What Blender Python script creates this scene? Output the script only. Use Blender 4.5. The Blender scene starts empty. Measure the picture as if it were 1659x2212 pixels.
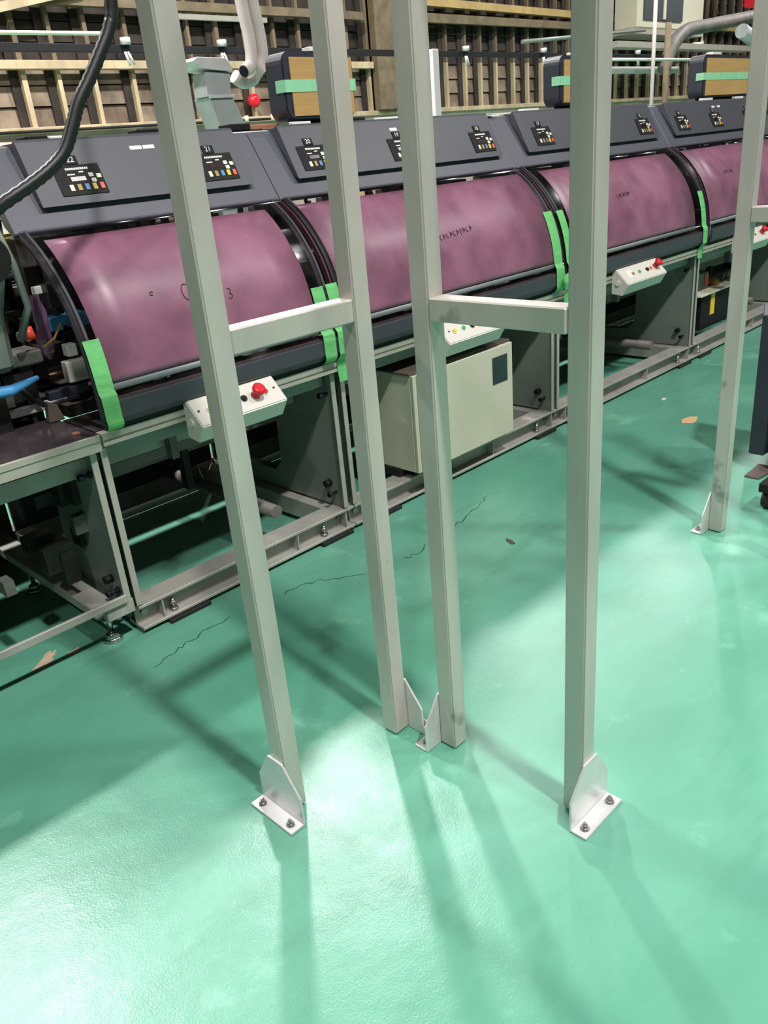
import bpy, bmesh, math, random
from mathutils import Vector, Matrix
random.seed(7)
C = bpy.context.scene.collection
PI = math.pi
# ------------------------------------------------------------------ camera
cam = bpy.data.cameras.new('camera'); camo = bpy.data.objects.new('camera', cam); C.objects.link(camo)
cam.sensor_fit = 'VERTICAL'; cam.sensor_height = 36.0; cam.lens = 1745.27 * 36.0 / 2212.0
cam.clip_start = 0.02; cam.clip_end = 200
def axes(yaw, pitch, roll):
    fw = Vector((math.cos(yaw)*math.cos(pitch), math.sin(yaw)*math.cos(pitch), -math.sin(pitch)))
    r = Vector((math.sin(yaw), -math.cos(yaw), 0)); u = r.cross(fw)
    return r*math.cos(roll)+u*math.sin(roll), -r*math.sin(roll)+u*math.cos(roll), fw
r_, u_, f_ = axes(math.radians(46.54416), math.radians(24.0586), math.radians(-5.3036))
M = Matrix.Identity(4)
for i in range(3):
    M[i][0] = r_[i]; M[i][1] = u_[i]; M[i][2] = -f_[i]
M[2][3] = 1.469
camo.matrix_world = M
bpy.context.scene.camera = camo
# ------------------------------------------------------------------ world, lights, exposure
w = bpy.data.worlds.new('world'); bpy.context.scene.world = w; w.use_nodes = True
w.node_tree.nodes['Background'].inputs[0].default_value = (1.0, 0.96, 0.92, 1)
w.node_tree.nodes['Background'].inputs[1].default_value = 0.05
vs = bpy.context.scene.view_settings
vs.view_transform = 'Standard'; vs.look = 'None'; vs.gamma = 1.0; vs.use_curve_mapping = False
vs.exposure = 0.0
def lamp(x, y, z, power, size=0.38, col=(1.0, 0.985, 0.96)):
    l = bpy.data.lights.new('high_bay_light', 'AREA'); l.shape = 'DISK'; l.size = size
    l.energy = power; l.color = col
    o = bpy.data.objects.new('high_bay_light', l); C.objects.link(o); o.location = (x, y, z)
for x, pw in ((-3.2, 200), (0.85, 400), (4.9, 500), (9.0, 220), (13.2, 240), (18, 220), (24, 220)):
    lamp(x, 6.4, 6.0, pw)
for x, pw in ((-4.0, 300), (0.75, 800), (5.5, 300), (11, 420)):
    lamp(x, -2.9, 8.4, pw, 0.5)

# ------------------------------------------------------------------ materials
def srgb(r, g, b):
    f = lambda c: (c/255/12.92) if c/255 <= 0.04045 else ((c/255+0.055)/1.055)**2.4
    return (f(r), f(g), f(b), 1)
def mat(name, col, rough=0.5, metal=0.0, var=0.0, scale=8.0, bump=0.0, bscale=60.0, stretch=(1, 1, 1),
        col2=None, rvar=0.0, coat=0.0, spec=0.5, thr=(0.35, 0.65)):
    m = bpy.data.materials.new(name); m.use_nodes = True; nt = m.node_tree; N = nt.nodes; L = nt.links
    b = N['Principled BSDF']; b.inputs['Roughness'].default_value = rough; b.inputs['Metallic'].default_value = metal
    b.inputs['Coat Weight'].default_value = coat; b.inputs['Specular IOR Level'].default_value = spec
    b.inputs['Base Color'].default_value = col
    tc = N.new('ShaderNodeTexCoord'); mp = N.new('ShaderNodeMapping'); mp.inputs['Scale'].default_value = stretch
    L.new(tc.outputs['Object'], mp.inputs[0])
    n = N.new('ShaderNodeTexNoise'); n.inputs['Scale'].default_value = scale; n.inputs['Detail'].default_value = 6
    L.new(mp.outputs[0], n.inputs['Vector'])
    rp = N.new('ShaderNodeValToRGB'); e = rp.color_ramp.elements
    e[0].position, e[1].position = thr
    c2 = col2 or tuple(max(0, c*(1-var)) for c in col[:3])+(1,)
    e[0].color = c2; e[1].color = col
    L.new(n.outputs['Fac'], rp.inputs[0])
    if var or col2: L.new(rp.outputs[0], b.inputs['Base Color'])
    if rvar:
        mr = N.new('ShaderNodeMapRange'); mr.inputs['To Min'].default_value = max(0.02, rough-rvar); mr.inputs['To Max'].default_value = rough+rvar
        L.new(n.outputs['Fac'], mr.inputs[0]); L.new(mr.outputs[0], b.inputs['Roughness'])
    if bump:
        n2 = N.new('ShaderNodeTexNoise'); n2.inputs['Scale'].default_value = bscale; n2.inputs['Detail'].default_value = 3
        L.new(mp.outputs[0], n2.inputs['Vector'])
        bp = N.new('ShaderNodeBump'); bp.inputs['Strength'].default_value = bump; bp.inputs['Distance'].default_value = 0.01
        L.new(n2.outputs['Fac'], bp.inputs['Height']); L.new(bp.outputs[0], b.inputs['Normal'])
    return m
MT = {}
MT['steel'] = mat('silver_painted_steel', srgb(208, 200, 192), 0.38, 0.4, var=0.14, scale=9, bump=0.04, bscale=90, rvar=0.07, stretch=(1, 1, 0.35))
def scuff(m, scale=5.0):
    nt = m.node_tree; N = nt.nodes; L = nt.links; b = N['Principled BSDF']; src = b.inputs['Base Color'].links[0].from_socket
    tc = N.new('ShaderNodeTexCoord'); n = N.new('ShaderNodeTexNoise'); n.inputs['Scale'].default_value = scale; n.inputs['Detail'].default_value = 4
    L.new(tc.outputs['Object'], n.inputs['Vector']); r = N.new('ShaderNodeValToRGB'); r.color_ramp.elements[0].position = 0.66; r.color_ramp.elements[1].position = 0.72
    L.new(n.outputs['Fac'], r.inputs[0]); x = N.new('ShaderNodeMix'); x.data_type = 'RGBA'; L.new(r.outputs[0], x.inputs[0]); L.new(src, x.inputs[6])
    x.inputs[7].default_value = srgb(138, 136, 132); L.new(x.outputs[2], b.inputs['Base Color'])
scuff(MT['steel'])
MT['galv'] = mat('galvanised_plate', srgb(228, 226, 226), 0.32, 0.35, var=0.15, scale=14, bump=0.06, bscale=60, rvar=0.08)
MT['bolt'] = mat('zinc_bolt', srgb(170, 168, 165), 0.3, 0.9)
MT['beam'] = mat('grey_beam_paint', srgb(170, 168, 160), 0.45, 0.1, var=0.25, scale=7, bump=0.05, bscale=40)
MT['beamdark'] = mat('dirty_beam_paint', srgb(118, 112, 108), 0.55, 0.0, var=0.3, scale=7)
MT['panel'] = mat('green_grey_panel_paint', srgb(128, 136, 128), 0.35, 0.1, var=0.1, scale=5)
MT['alu'] = mat('aluminium_extrusion', srgb(176, 172, 160), 0.38, 0.15, var=0.1, scale=12)
MT['hood'] = mat('slate_grey_hood_paint', srgb(90, 90, 100), 0.40, 0.05, var=0.06, scale=4, bump=0.03, bscale=300)
MT['hoodp'] = mat('dark_slate_panel_paint', srgb(76, 76, 84), 0.42, 0.05, var=0.06, scale=4, bump=0.03, bscale=300)
MT['bumper'] = mat('charcoal_bumper_paint', srgb(66, 66, 74), 0.42, 0.05, var=0.08, scale=4)
MT['black'] = mat('black_plastic', srgb(20, 20, 22), 0.6, spec=0.3)
MT['rib'] = mat('dark_grey_rib', srgb(50, 50, 54), 0.55, var=0.2, scale=12)
MT['ribedge'] = mat('grey_rib_edge', srgb(128, 130, 134), 0.45)
MT['slit'] = mat('dull_red_seal', srgb(92, 52, 60), 0.6)
MT['rubber'] = mat('black_rubber', srgb(18, 18, 20), 0.7)
MT['guts'] = mat('machine_guts', srgb(52, 50, 48), 0.45, 0.3, var=0.5, scale=9)
MT['gutsl'] = mat('machine_guts_light', srgb(128, 126, 120), 0.4, 0.4, var=0.4, scale=14)
MT['white'] = mat('white_plastic', srgb(236, 232, 226), 0.35)
MT['whitebox'] = mat('white_box_paint', srgb(222, 218, 208), 0.35, var=0.05, scale=5)
MT['beige'] = mat('beige_cabinet_paint', srgb(200, 198, 176), 0.45, var=0.04, scale=3)
MT['brown'] = mat('dusty_brown_top', srgb(92, 80, 74), 0.6, var=0.2, scale=7)
MT['tape'] = mat('green_masking_tape', srgb(112, 196, 118), 0.6, var=0.12, scale=18, bump=0.15, bscale=60)
MT['tapepale'] = mat('pale_green_tape', srgb(150, 214, 170), 0.6, var=0.1, scale=10)
MT['sheen'] = mat('glossy_brown_strip', srgb(84, 72, 72), 0.2, var=0.4, scale=16)
MT['card'] = mat('cardboard', srgb(190, 148, 92), 0.85, var=0.12, scale=30, stretch=(0.15, 1, 3))
MT['red'] = mat('red_plastic', srgb(214, 32, 44), 0.3)
MT['orange'] = mat('orange_red_plastic', srgb(240, 84, 60), 0.4)
MT['yellow'] = mat('yellow_plastic', srgb(236, 200, 44), 0.4)
MT['ochre'] = mat('ochre_plastic', srgb(172, 136, 52), 0.4)
MT['blue'] = mat('blue_plastic', srgb(70, 130, 190), 0.4)
MT['bluebin'] = mat('sky_blue_bin_plastic', srgb(88, 170, 232), 0.4, var=0.08, scale=8)
MT['green'] = mat('green_plastic', srgb(60, 160, 96), 0.4)
MT['cream'] = mat('cream_plastic', srgb(232, 228, 205), 0.4)
MT['stud'] = mat('cream_timber_stud', srgb(192, 172, 138), 0.7, var=0.35, scale=5, stretch=(1, 1, 0.3))
MT['studd'] = mat('dim_timber_stud', srgb(118, 102, 80), 0.8, var=0.35, scale=5, stretch=(1, 1, 0.3))  # dimmed copy of the cream stud, for its poorly lit upper part
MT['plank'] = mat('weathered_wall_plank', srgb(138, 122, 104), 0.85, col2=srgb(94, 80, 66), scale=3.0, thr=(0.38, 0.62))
MT['plankd'] = mat('dark_wall_plank', srgb(56, 47, 40), 0.9, col2=srgb(32, 27, 24), scale=3.0, thr=(0.38, 0.62))  # aged plank, darkened for missing light; also colours the shade beside studs
MT['wallbase'] = mat('pinkish_cream_concrete', srgb(216, 200, 188), 0.8, col2=srgb(176, 158, 142), scale=1.6, thr=(0.3, 0.55))
MT['timber'] = mat('old_brown_timber', srgb(120, 104, 80), 0.8, var=0.35, scale=6)
MT['ylwtimber'] = mat('yellowed_timber', srgb(178, 150, 96), 0.7, var=0.2, scale=6)
MT['duct'] = mat('pale_flexible_duct', srgb(206, 194, 188), 0.55, var=0.1, scale=9)
MT['sheet'] = mat('galvanised_sheet', srgb(176, 182, 180), 0.4, 0.2, var=0.2, scale=5)
MT['chrome'] = mat('chrome', srgb(200, 200, 200), 0.15, 1.0)
MT['navy'] = mat('navy_black_vinyl', srgb(44, 46, 58), 0.5, var=0.1, scale=6)
MT['leather'] = mat('brown_wood_board', srgb(176, 122, 88), 0.6, var=0.2, scale=10)
MT['scrap'] = mat('tan_paper', srgb(214, 178, 130), 0.8)
MT['crack'] = mat('crack_dirt', srgb(44, 84, 66), 0.9)
MT['stain'] = mat('dark_grime', srgb(36, 60, 50), 0.6)
MT['ink'] = mat('black_marker_ink', srgb(58, 40, 52), 0.7)
MT['hose'] = mat('black_ribbed_hose', srgb(14, 20, 20), 0.45)
MT['purple'] = mat('purple_film', srgb(150, 104, 140), 0.25, var=0.3, scale=14)
MT['olive'] = mat('olive_yellow_tube', srgb(140, 132, 50), 0.4, var=0.2, scale=5)
MT['grille'] = mat('dark_condenser_grille', srgb(60, 64, 70), 0.5)

def floor_mat():
    m = bpy.data.materials.new('green_epoxy_floor'); m.use_nodes = True; nt = m.node_tree; N = nt.nodes; L = nt.links
    b = N['Principled BSDF']; tc = N.new('ShaderNodeTexCoord')
    def noise(scale, detail=5, rough=0.55, vec=None):
        n = N.new('ShaderNodeTexNoise'); n.inputs['Scale'].default_value = scale; n.inputs['Detail'].default_value = detail
        n.inputs['Roughness'].default_value = rough; L.new(vec or tc.outputs['Object'], n.inputs['Vector']); return n
    def ramp(src, p0, c0, p1, c1):
        r = N.new('ShaderNodeValToRGB'); e = r.color_ramp.elements
        e[0].position, e[0].color, e[1].position, e[1].color = p0, c0, p1, c1; L.new(src, r.inputs[0]); return r
    def mix(fac, a, bb):
        x = N.new('ShaderNodeMix'); x.data_type = 'RGBA'
        L.new(fac, x.inputs[0]) if hasattr(fac, 'links') else None
        for s, v in ((x.inputs[6], a), (x.inputs[7], bb)):
            if hasattr(v, 'links'): L.new(v, s)
            else: s.default_value = v
        return x.outputs[2]
    n1 = noise(0.9, 6); base = ramp(n1.outputs['Fac'], 0.35, srgb(82, 148, 124), 0.65, srgb(108, 170, 148)).outputs[0]
    n2 = noise(3.0, 8, 0.65); s = ramp(n2.outputs['Fac'], 0.60, (0, 0, 0, 1), 0.78, (1, 1, 1, 1)).outputs[0]
    base = mix(s, base, srgb(132, 196, 168))
    # small pale scuffs, stretched along the walkway
    mp = N.new('ShaderNodeMapping'); mp.inputs['Rotation'].default_value = (0, 0, 0.5); mp.inputs['Scale'].default_value = (1, 3.2, 1)
    L.new(tc.outputs['Object'], mp.inputs[0])
    n3 = noise(11, 6, 0.7, mp.outputs[0]); s3 = ramp(n3.outputs['Fac'], 0.70, (0, 0, 0, 1), 0.74, (1, 1, 1, 1)).outputs[0]
    base = mix(s3, base, srgb(172, 216, 196))
    n7 = noise(1.3, 8, 0.7, mp.outputs[0]); s7 = ramp(n7.outputs['Fac'], 0.30, (1, 1, 1, 1), 0.50, (0, 0, 0, 1)).outputs[0]
    base = mix(s7, base, srgb(86, 148, 124))
    L.new(base, b.inputs['Base Color'])
    n4 = noise(5, 5); mr = N.new('ShaderNodeMapRange'); mr.inputs['To Min'].default_value = 0.24; mr.inputs['To Max'].default_value = 0.42
    L.new(n4.outputs['Fac'], mr.inputs[0]); L.new(mr.outputs[0], b.inputs['Roughness'])
    n5 = noise(230, 2); n6 = noise(14, 3)
    ad = N.new('ShaderNodeMath'); ad.operation = 'MULTIPLY_ADD'; ad.inputs[1].default_value = 3.0
    L.new(n6.outputs['Fac'], ad.inputs[0]); L.new(n5.outputs['Fac'], ad.inputs[2])
    bp = N.new('ShaderNodeBump'); bp.inputs['Strength'].default_value = 0.42; bp.inputs['Distance'].default_value = 0.0012
    L.new(ad.outputs[0], bp.inputs['Height']); L.new(bp.outputs[0], b.inputs['Normal'])
    b.inputs['Specular IOR Level'].default_value = 0.6
    return m
MT['floor'] = floor_mat()
def film_mat():
    m = mat('pink_protective_film', srgb(160, 106, 130), 0.38, col2=srgb(126, 82, 102), scale=4.5, rvar=0.06, bump=0.05, bscale=7)  # cloudy film tone; the mottling also paints in pale reflections
    nt = m.node_tree; N = nt.nodes; L = nt.links; b = N['Principled BSDF']
    tr = N.new('ShaderNodeBsdfTransparent'); tr.inputs[0].default_value = (0.9, 0.62, 0.76, 1)
    mx = N.new('ShaderNodeMixShader'); mx.inputs[0].default_value = 0.90
    L.new(tr.outputs[0], mx.inputs[1]); L.new(b.outputs[0], mx.inputs[2]); L.new(mx.outputs[0], N['Material Output'].inputs[0])
    return m
MT['film'] = film_mat()
def clear_mat(name='clear_acrylic', tint=(0.86, 0.84, 0.86, 1), refl=0.06):
    m = bpy.data.materials.new(name); m.use_nodes = True; nt = m.node_tree; N = nt.nodes; L = nt.links
    tr = N.new('ShaderNodeBsdfTransparent'); tr.inputs[0].default_value = tint
    g = N.new('ShaderNodeBsdfGlossy'); g.inputs['Roughness'].default_value = 0.12
    mx = N.new('ShaderNodeMixShader'); mx.inputs[0].default_value = refl
    L.new(tr.outputs[0], mx.inputs[1]); L.new(g.outputs[0], mx.inputs[2]); L.new(mx.outputs[0], N['Material Output'].inputs[0])
    return m
MT['clear'] = clear_mat()

# ------------------------------------------------------------------ builders
ORG = {}
class MB:
    def __init__(s): s.v = []; s.f = []; s.sm = []
    def add(s, vs, fs, sm=False):
        n = len(s.v); s.v += [Vector(p) for p in vs]; s.f += [[i+n for i in f] for f in fs]; s.sm += [sm]*len(fs); return s
    def box(s, x0, x1, y0, y1, z0, z1):
        return s.add([(x0,y0,z0),(x1,y0,z0),(x1,y1,z0),(x0,y1,z0),(x0,y0,z1),(x1,y0,z1),(x1,y1,z1),(x0,y1,z1)],
                     [(3,2,1,0),(4,5,6,7),(0,1,5,4),(1,2,6,5),(2,3,7,6),(3,0,4,7)])
    def prism(s, poly, ax, a0, a1):
        # poly in the two remaining axes, in order (y,z) for x, (x,z) for y, (x,y) for z
        def P(p, a): return (a, p[0], p[1]) if ax == 'x' else ((p[0], a, p[1]) if ax == 'y' else (p[0], p[1], a))
        n = len(poly); vs = [P(p, a0) for p in poly]+[P(p, a1) for p in poly]
        fs = [tuple(range(n)), tuple(range(2*n-1, n-1, -1))]+[(i, i+n, (i+1) % n+n, (i+1) % n) for i in range(n)]
        return s.add(vs, fs)
    def cyl(s, p0, p1, r, n=16, r1=None, cap=True):
        return s.tube([p0, p1], r, n, [r, r if r1 is None else r1])
    def tube(s, path, r, n=10, rs=None):
        path = [Vector(p) for p in path]; k = len(path); vs = []; fs = []
        up = None
        for i, p in enumerate(path):
            t = (path[min(i+1, k-1)]-path[max(i-1, 0)]).normalized()
            if up is None:
                up = Vector((0, 0, 1)) if abs(t.z) < 0.9 else Vector((1, 0, 0))
            a = t.cross(up).normalized(); up = a.cross(t).normalized(); b = up
            rr = rs[i] if rs else r
            for j in range(n):
                q = 2*PI*j/n; vs.append(p+a*math.cos(q)*rr+b*math.sin(q)*rr)
        for i in range(k-1):
            for j in range(n):
                fs.append((i*n+j, i*n+(j+1) % n, (i+1)*n+(j+1) % n, (i+1)*n+j))
        s.add(vs, fs, True); m = len(s.v)-len(vs)
        s.f.append([m+j for j in range(n-1, -1, -1)]); s.f.append([m+(k-1)*n+j for j in range(n)]); s.sm += [False, False]
        return s
    def build(s, name, m, parent=None, bevel=0.0, origin=None, seg=1):
        org = ORG[parent.name] if parent else Vector(origin if origin is not None else base(s.v))
        me = bpy.data.meshes.new(name)
        me.from_pydata([p-org for p in s.v], [], s.f); me.polygons.foreach_set('use_smooth', s.sm)
        bm = bmesh.new(); bm.from_mesh(me); bmesh.ops.recalc_face_normals(bm, faces=bm.faces)
        if bevel:
            es = [e for e in bm.edges if len(e.link_faces) == 2 and e.calc_face_angle(0) > 0.5]
            bmesh.ops.bevel(bm, geom=es, offset=bevel, segments=seg, affect='EDGES', clamp_overlap=True)
        bm.to_mesh(me); bm.free()
        me.materials.append(MT[m] if isinstance(m, str) else m)
        o = bpy.data.objects.new(name, me); C.objects.link(o)
        if parent: o.parent = parent
        else: o.location = org
        ORG[o.name] = org
        return o
def base(vs):
    return ((min(p.x for p in vs)+max(p.x for p in vs))/2, (min(p.y for p in vs)+max(p.y for p in vs))/2, min(p.z for p in vs))
def tag(o, label=None, cat=None, group=None, kind=None):
    if label: o['label'] = label
    if cat: o['category'] = cat
    if group: o['group'] = group
    if kind: o['kind'] = kind
    return o
def thing(name, loc, label, cat, group=None):
    o = bpy.data.objects.new(name, None); C.objects.link(o); o.location = loc; o.empty_display_size = 0.1
    ORG[o.name] = Vector(loc); return tag(o, label, cat, group)
def B(x0, x1, y0, y1, z0, z1): return MB().box(x0, x1, y0, y1, z0, z1)
def text_mesh(txt, size, fr, name, m, parent):
    """flat lettering; fr = (origin, ux, uy) maps text plane into the scene"""
    cu = bpy.data.curves.new('t', 'FONT'); cu.body = txt; cu.size = size; cu.align_x = 'CENTER'; cu.align_y = 'CENTER'
    to = bpy.data.objects.new('t', cu); C.objects.link(to)
    bpy.context.view_layer.update()
    me = bpy.data.meshes.new_from_object(to.evaluated_get(bpy.context.evaluated_depsgraph_get()))
    C.objects.unlink(to); bpy.data.objects.remove(to)
    o, ux, uy = fr; org = ORG[parent.name]
    for v in me.vertices: v.co = o+ux*v.co.x+uy*v.co.y-org
    me.materials.clear(); me.materials.append(MT[m]); me.name = name
    ob = bpy.data.objects.new(name, me); C.objects.link(ob); ob.parent = parent; return ob

# ------------------------------------------------------------------ structure
fl = B(-6, 34, -7, 11, -0.05, 0).build('floor', 'floor', origin=(0, 0, 0)); tag(fl, kind='structure')
def ribbon(pts, wd, z=0.0012):
    mb = MB(); vs = []; n = len(pts)
    for i, (x, y) in enumerate(pts):
        a = pts[max(0, i-1)]; b = pts[min(n-1, i+1)]; d = Vector((b[0]-a[0], b[1]-a[1])).normalized(); q = Vector((-d.y, d.x))
        h = wd*(0.4+0.9*random.random())*(0.3 if i in (0, n-1) else 1)
        vs += [(x+q.x*h, y+q.y*h, z), (x-q.x*h, y-q.y*h, z)]
    mb.add(vs, [(2*i, 2*i+1, 2*i+3, 2*i+2) for i in range(n-1)]); return mb
def jag(pts, k=6, amp=0.012):
    out = []
    for a, b in zip(pts, pts[1:]):
        for i in range(k):
            t = i/k; out.append((a[0]+(b[0]-a[0])*t+random.uniform(-amp, amp), a[1]+(b[1]-a[1])*t+random.uniform(-amp, amp)))
    return out+[pts[-1]]
for pts in ([(0.955,2.167),(1.073,2.187),(1.162,2.209),(1.306,2.218)], [(1.513,2.183),(1.618,2.174),(1.715,2.124),(1.809,2.043)],
            [(1.981,2.009),(2.056,1.991),(2.141,2.025)], [(2.336,2.033),(2.485,2.065),(2.665,2.115)]):
    ribbon(jag(pts), 0.0022).build('crack', 'crack', fl)
def blob(cx, cy, rx, ry, rot, z=0.0010, n=26, amp=0.25):
    vs = []
    for i in range(n):
        a = 2*PI*i/n; k = 1+random.uniform(-amp, amp); x = math.cos(a)*rx*k; y = math.sin(a)*ry*k
        vs.append((cx+x*math.cos(rot)-y*math.sin(rot), cy+x*math.sin(rot)+y*math.cos(rot), z))
    return MB().add(vs, [tuple(range(n))])
for a in ((0.74, 2.50, 0.05, 0.022, 0.6), (0.83, 2.47, 0.028, 0.014, 0.2)):
    blob(*a, z=0.0013, amp=0.4).build('bare_patch', mat('bare_concrete_patch', srgb(196, 176, 150), 0.8, var=0.2, scale=30) if 'bp' not in MT else MT['bp'], fl)

# back wall: concrete base, sill, planks, studs
wb = B(-4, 32, 10.02, 10.2, 0, 7.0).build('wall_back', 'plankd', origin=(14, 10.1, 0)); tag(wb, kind='structure')
B(-4, 32, 9.86, 10.019, 0.0, 1.96).build('concrete_base', 'wallbase', wb)
B(-4, 32, 9.80, 10.018, 1.961, 2.03).build('sill', 'stud', wb, 0.008)
B(-4, 9.9, 9.76, 9.86, 2.60, 2.69).build('girt', 'stud', wb, 0.006)
random.seed(3)
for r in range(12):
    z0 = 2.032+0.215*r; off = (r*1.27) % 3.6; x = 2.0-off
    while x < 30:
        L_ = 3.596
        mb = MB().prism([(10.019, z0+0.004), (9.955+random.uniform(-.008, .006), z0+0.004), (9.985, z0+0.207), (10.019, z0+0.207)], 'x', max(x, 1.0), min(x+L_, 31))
        mb.build('plank', 'plank' if r < 3 else 'plankd', wb)  # upper rows take the dark colour in place of weaker light
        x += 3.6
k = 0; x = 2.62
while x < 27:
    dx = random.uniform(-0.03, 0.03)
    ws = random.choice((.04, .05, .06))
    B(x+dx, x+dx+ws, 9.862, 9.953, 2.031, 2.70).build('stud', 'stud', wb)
    B(x+dx, x+dx+ws, 9.862, 9.953, 2.701, 4.6).build('stud', 'studd', wb)  # same stud higher up, its shade put into the colour
    B(x+dx-0.10, x+dx-0.001, 9.925, 9.954, 2.031, 4.6).build('shade_strip', 'plankd', wb)  # thin dark strip painting the shaded recess left of the stud
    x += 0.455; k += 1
B(9.95, 10.4, 9.72, 9.86, 2.031, 4.6).build('wide_column', 'timber', wb, 0.01)
MB().prism([(10.5, 3.46), (26, 3.35), (26, 3.46), (10.5, 3.57)], 'y', 9.68, 9.80).build('long_brace', 'ylwtimber', wb)
MB().prism([(10.5, 3.23), (20, 3.26), (20, 3.36), (10.5, 3.36)], 'y', 9.70, 9.79).build('long_brace', 'timber', wb)
B(4.0, 9.7, 9.70, 9.80, 3.22, 3.32).build('long_brace', 'timber', wb)
MB().prism([(3.9, 3.02), (5.3, 3.33), (5.3, 3.42), (3.9, 3.11)], 'y', 9.62, 9.699).build('long_brace', 'stud', wb)

# ------------------------------------------------------------------ guard frames
PW = 0.05; PH = 2.25
def bracket(parent, x, y, side):
    """x,y = centre of the post face it is fixed to; side = outward direction of the foot"""
    hl = 0.08; t = 0.006; ap = 0.03; f = 0.046
    poly = [(-hl, 0.001), (hl, 0.001), (hl, 0.078), (ap, 0.158), (-ap*0.8, 0.158), (-hl, 0.082)]
    mb = MB()
    if side in ('-x', '+x'):
        s = -1 if side == '-x' else 1
        mb.prism([(y+p[0], p[1]) for p in poly], 'x', x, x+s*t)
        a, b = sorted((x+s*t, x+s*f)); mb.box(a, b, y-hl, y+hl, 0.001, 0.007)
        bo = [(x+s*0.027, y-hl*0.68), (x+s*0.027, y+hl*0.68)]
    else:
        s = -1 if side == '-y' else 1
        mb.prism([(x+p[0], p[1]) for p in poly], 'y', y, y+s*t)
        a, b = sorted((y+s*t, y+s*f)); mb.box(x-hl, x+hl, a, b, 0.001, 0.007)
        bo = [(x-hl*0.68, y+s*0.027), (x+hl*0.68, y+s*0.027)]
    br = mb.build('anchor_bracket', 'galv', parent, 0.0012)
    for bx, by in bo:
        q = MB().cyl((bx, by, 0.0071), (bx, by, 0.0085), 0.0115, 16)
        q.cyl((bx, by, 0.0085), (bx, by, 0.0165), 0.0082, 6); q.cyl((bx, by, 0.0165), (bx, by, 0.024), 0.0042, 10)
        q.build('anchor_bolt', 'bolt', br)
def post(parent, x, y):
    return B(x, x+PW, y, y+PW, 0.003, PH).build('post', 'steel', parent, 0.0035, seg=2)
P1 = (0.8334, 1.3088); P2 = (1.2069, 1.3069); P3 = (1.2634, 1.1434); P4 = (1.2692, 0.7633); P5 = (2.8607, 1.1339)
fa = thing('guard_frame', (1.02, 1.33, 0), 'steel guard frame at left whose two posts and crossbar stand parallel to the machine', 'frame', )
post(fa, *P1); post(fa, *P2)
B(P1[0]+PW, P2[0], P1[1]+.001, P1[1]+PW-.001, 1.1315, 1.1815).build('crossbar', 'steel', fa, 0.003)
B(P1[0]+PW, P2[0], P1[1]+.001, P1[1]+PW-.001, 2.2, 2.249).build('crossbar', 'steel', fa, 0.003)
bracket(fa, P1[0], P1[1]+PW/2, '-x'); bracket(fa, P2[0]+PW, P2[1]+PW/2, '+x')
fb = thing('guard_frame', (1.29, 0.98, 0), 'steel guard frame whose crossbar runs from a middle post to the right front post', 'frame')
post(fb, *P3); post(fb, *P4)
B(P3[0]+.001, P3[0]+PW-.001, P4[1]+PW, P3[1], 1.1345, 1.183).build('crossbar', 'steel', fb, 0.003)
B(P3[0]+.001, P3[0]+PW-.001, P4[1]+PW, P3[1], 2.2, 2.249).build('crossbar', 'steel', fb, 0.003)
bracket(fb, P3[0]+PW/2, P3[1]+PW, '+y'); bracket(fb, P4[0]+PW/2, P4[1], '-y')
fc = thing('guard_frame', (2.89, 0.85, 0), 'farther steel guard frame at the right edge, its crossbar leaving the picture', 'frame')
post(fc, *P5); post(fc, P5[0], P5[1]-0.43)
B(P5[0]+.001, P5[0]+PW-.001, P5[1]-0.38, P5[1], 1.147, 1.196).build('crossbar', 'steel', fc, 0.003)
bracket(fc, P5[0]+PW/2, P5[1]+PW, '+y')

# ------------------------------------------------------------------ the machine
ARC = [(2.312, 0.775), (2.318, 0.88), (2.338, 1.0), (2.381, 1.116), (2.445, 1.21), (2.52, 1.285), (2.61, 1.345)]
def arc_pt(s):
    """s = height z -> y on the curved guard (smooth interpolation)"""
    for (y0, z0), (y1, z1) in zip(ARC, ARC[1:]):
        if s <= z1 or (y1, z1) == ARC[-1]:
            t = (s-z0)/(z1-z0); i = ARC.index((y0, z0))
            ya = ARC[max(i-1, 0)]; yb = ARC[min(i+2, len(ARC)-1)]
            m0 = (y1-ya[0])/(z1-ya[1])*(z1-z0); m1 = (yb[0]-y0)/(yb[1]-z0)*(z1-z0)
            return (2*t**3-3*t*t+1)*y0+(t**3-2*t*t+t)*m0+(-2*t**3+3*t*t)*y1+(t**3-t*t)*m1
def arc_n(s):
    d = (arc_pt(s+0.005)-arc_pt(s-0.005))/0.01; n = Vector((0, -1, d)); return n.normalized()
def arc_sheet(x0, x1, z0, z1, off, th, n=16, nx=1):
    mb = MB(); vs = []
    for i in range(n+1):
        z = z0+(z1-z0)*i/n; y = arc_pt(z); nn = arc_n(z)
        for o in (off, off-th):
            for j in range(nx+1):
                vs.append((x0+(x1-x0)*j/nx, y+nn.y*o, z+nn.z*o))
    R = 2*(nx+1); fs = []
    for i in range(n):
        for j in range(nx):
            a = i*R+j; fs.append((a, a+1, a+R+1, a+R)); b = a+nx+1; fs.append((b+1, b, b+R, b+R+1))
        a = i*R; fs.append((a, a+R, a+R+nx+1, a+nx+1)); b = a+nx; fs.append((b, b+nx+1, b+R+nx+1, b+R))
    for j in range(nx):
        fs.append((j, j+nx+1, j+nx+2, j+1)); a = n*R+j; fs.append((a, a+1, a+nx+2, a+nx+1))
    mb.add(vs, fs, True); k = 0
    for i in range(n):
        k += 2*nx
        mb.sm[k] = mb.sm[k+1] = False; k += 2
    for i in range(k, len(mb.sm)): mb.sm[i] = False
    return mb
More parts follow.
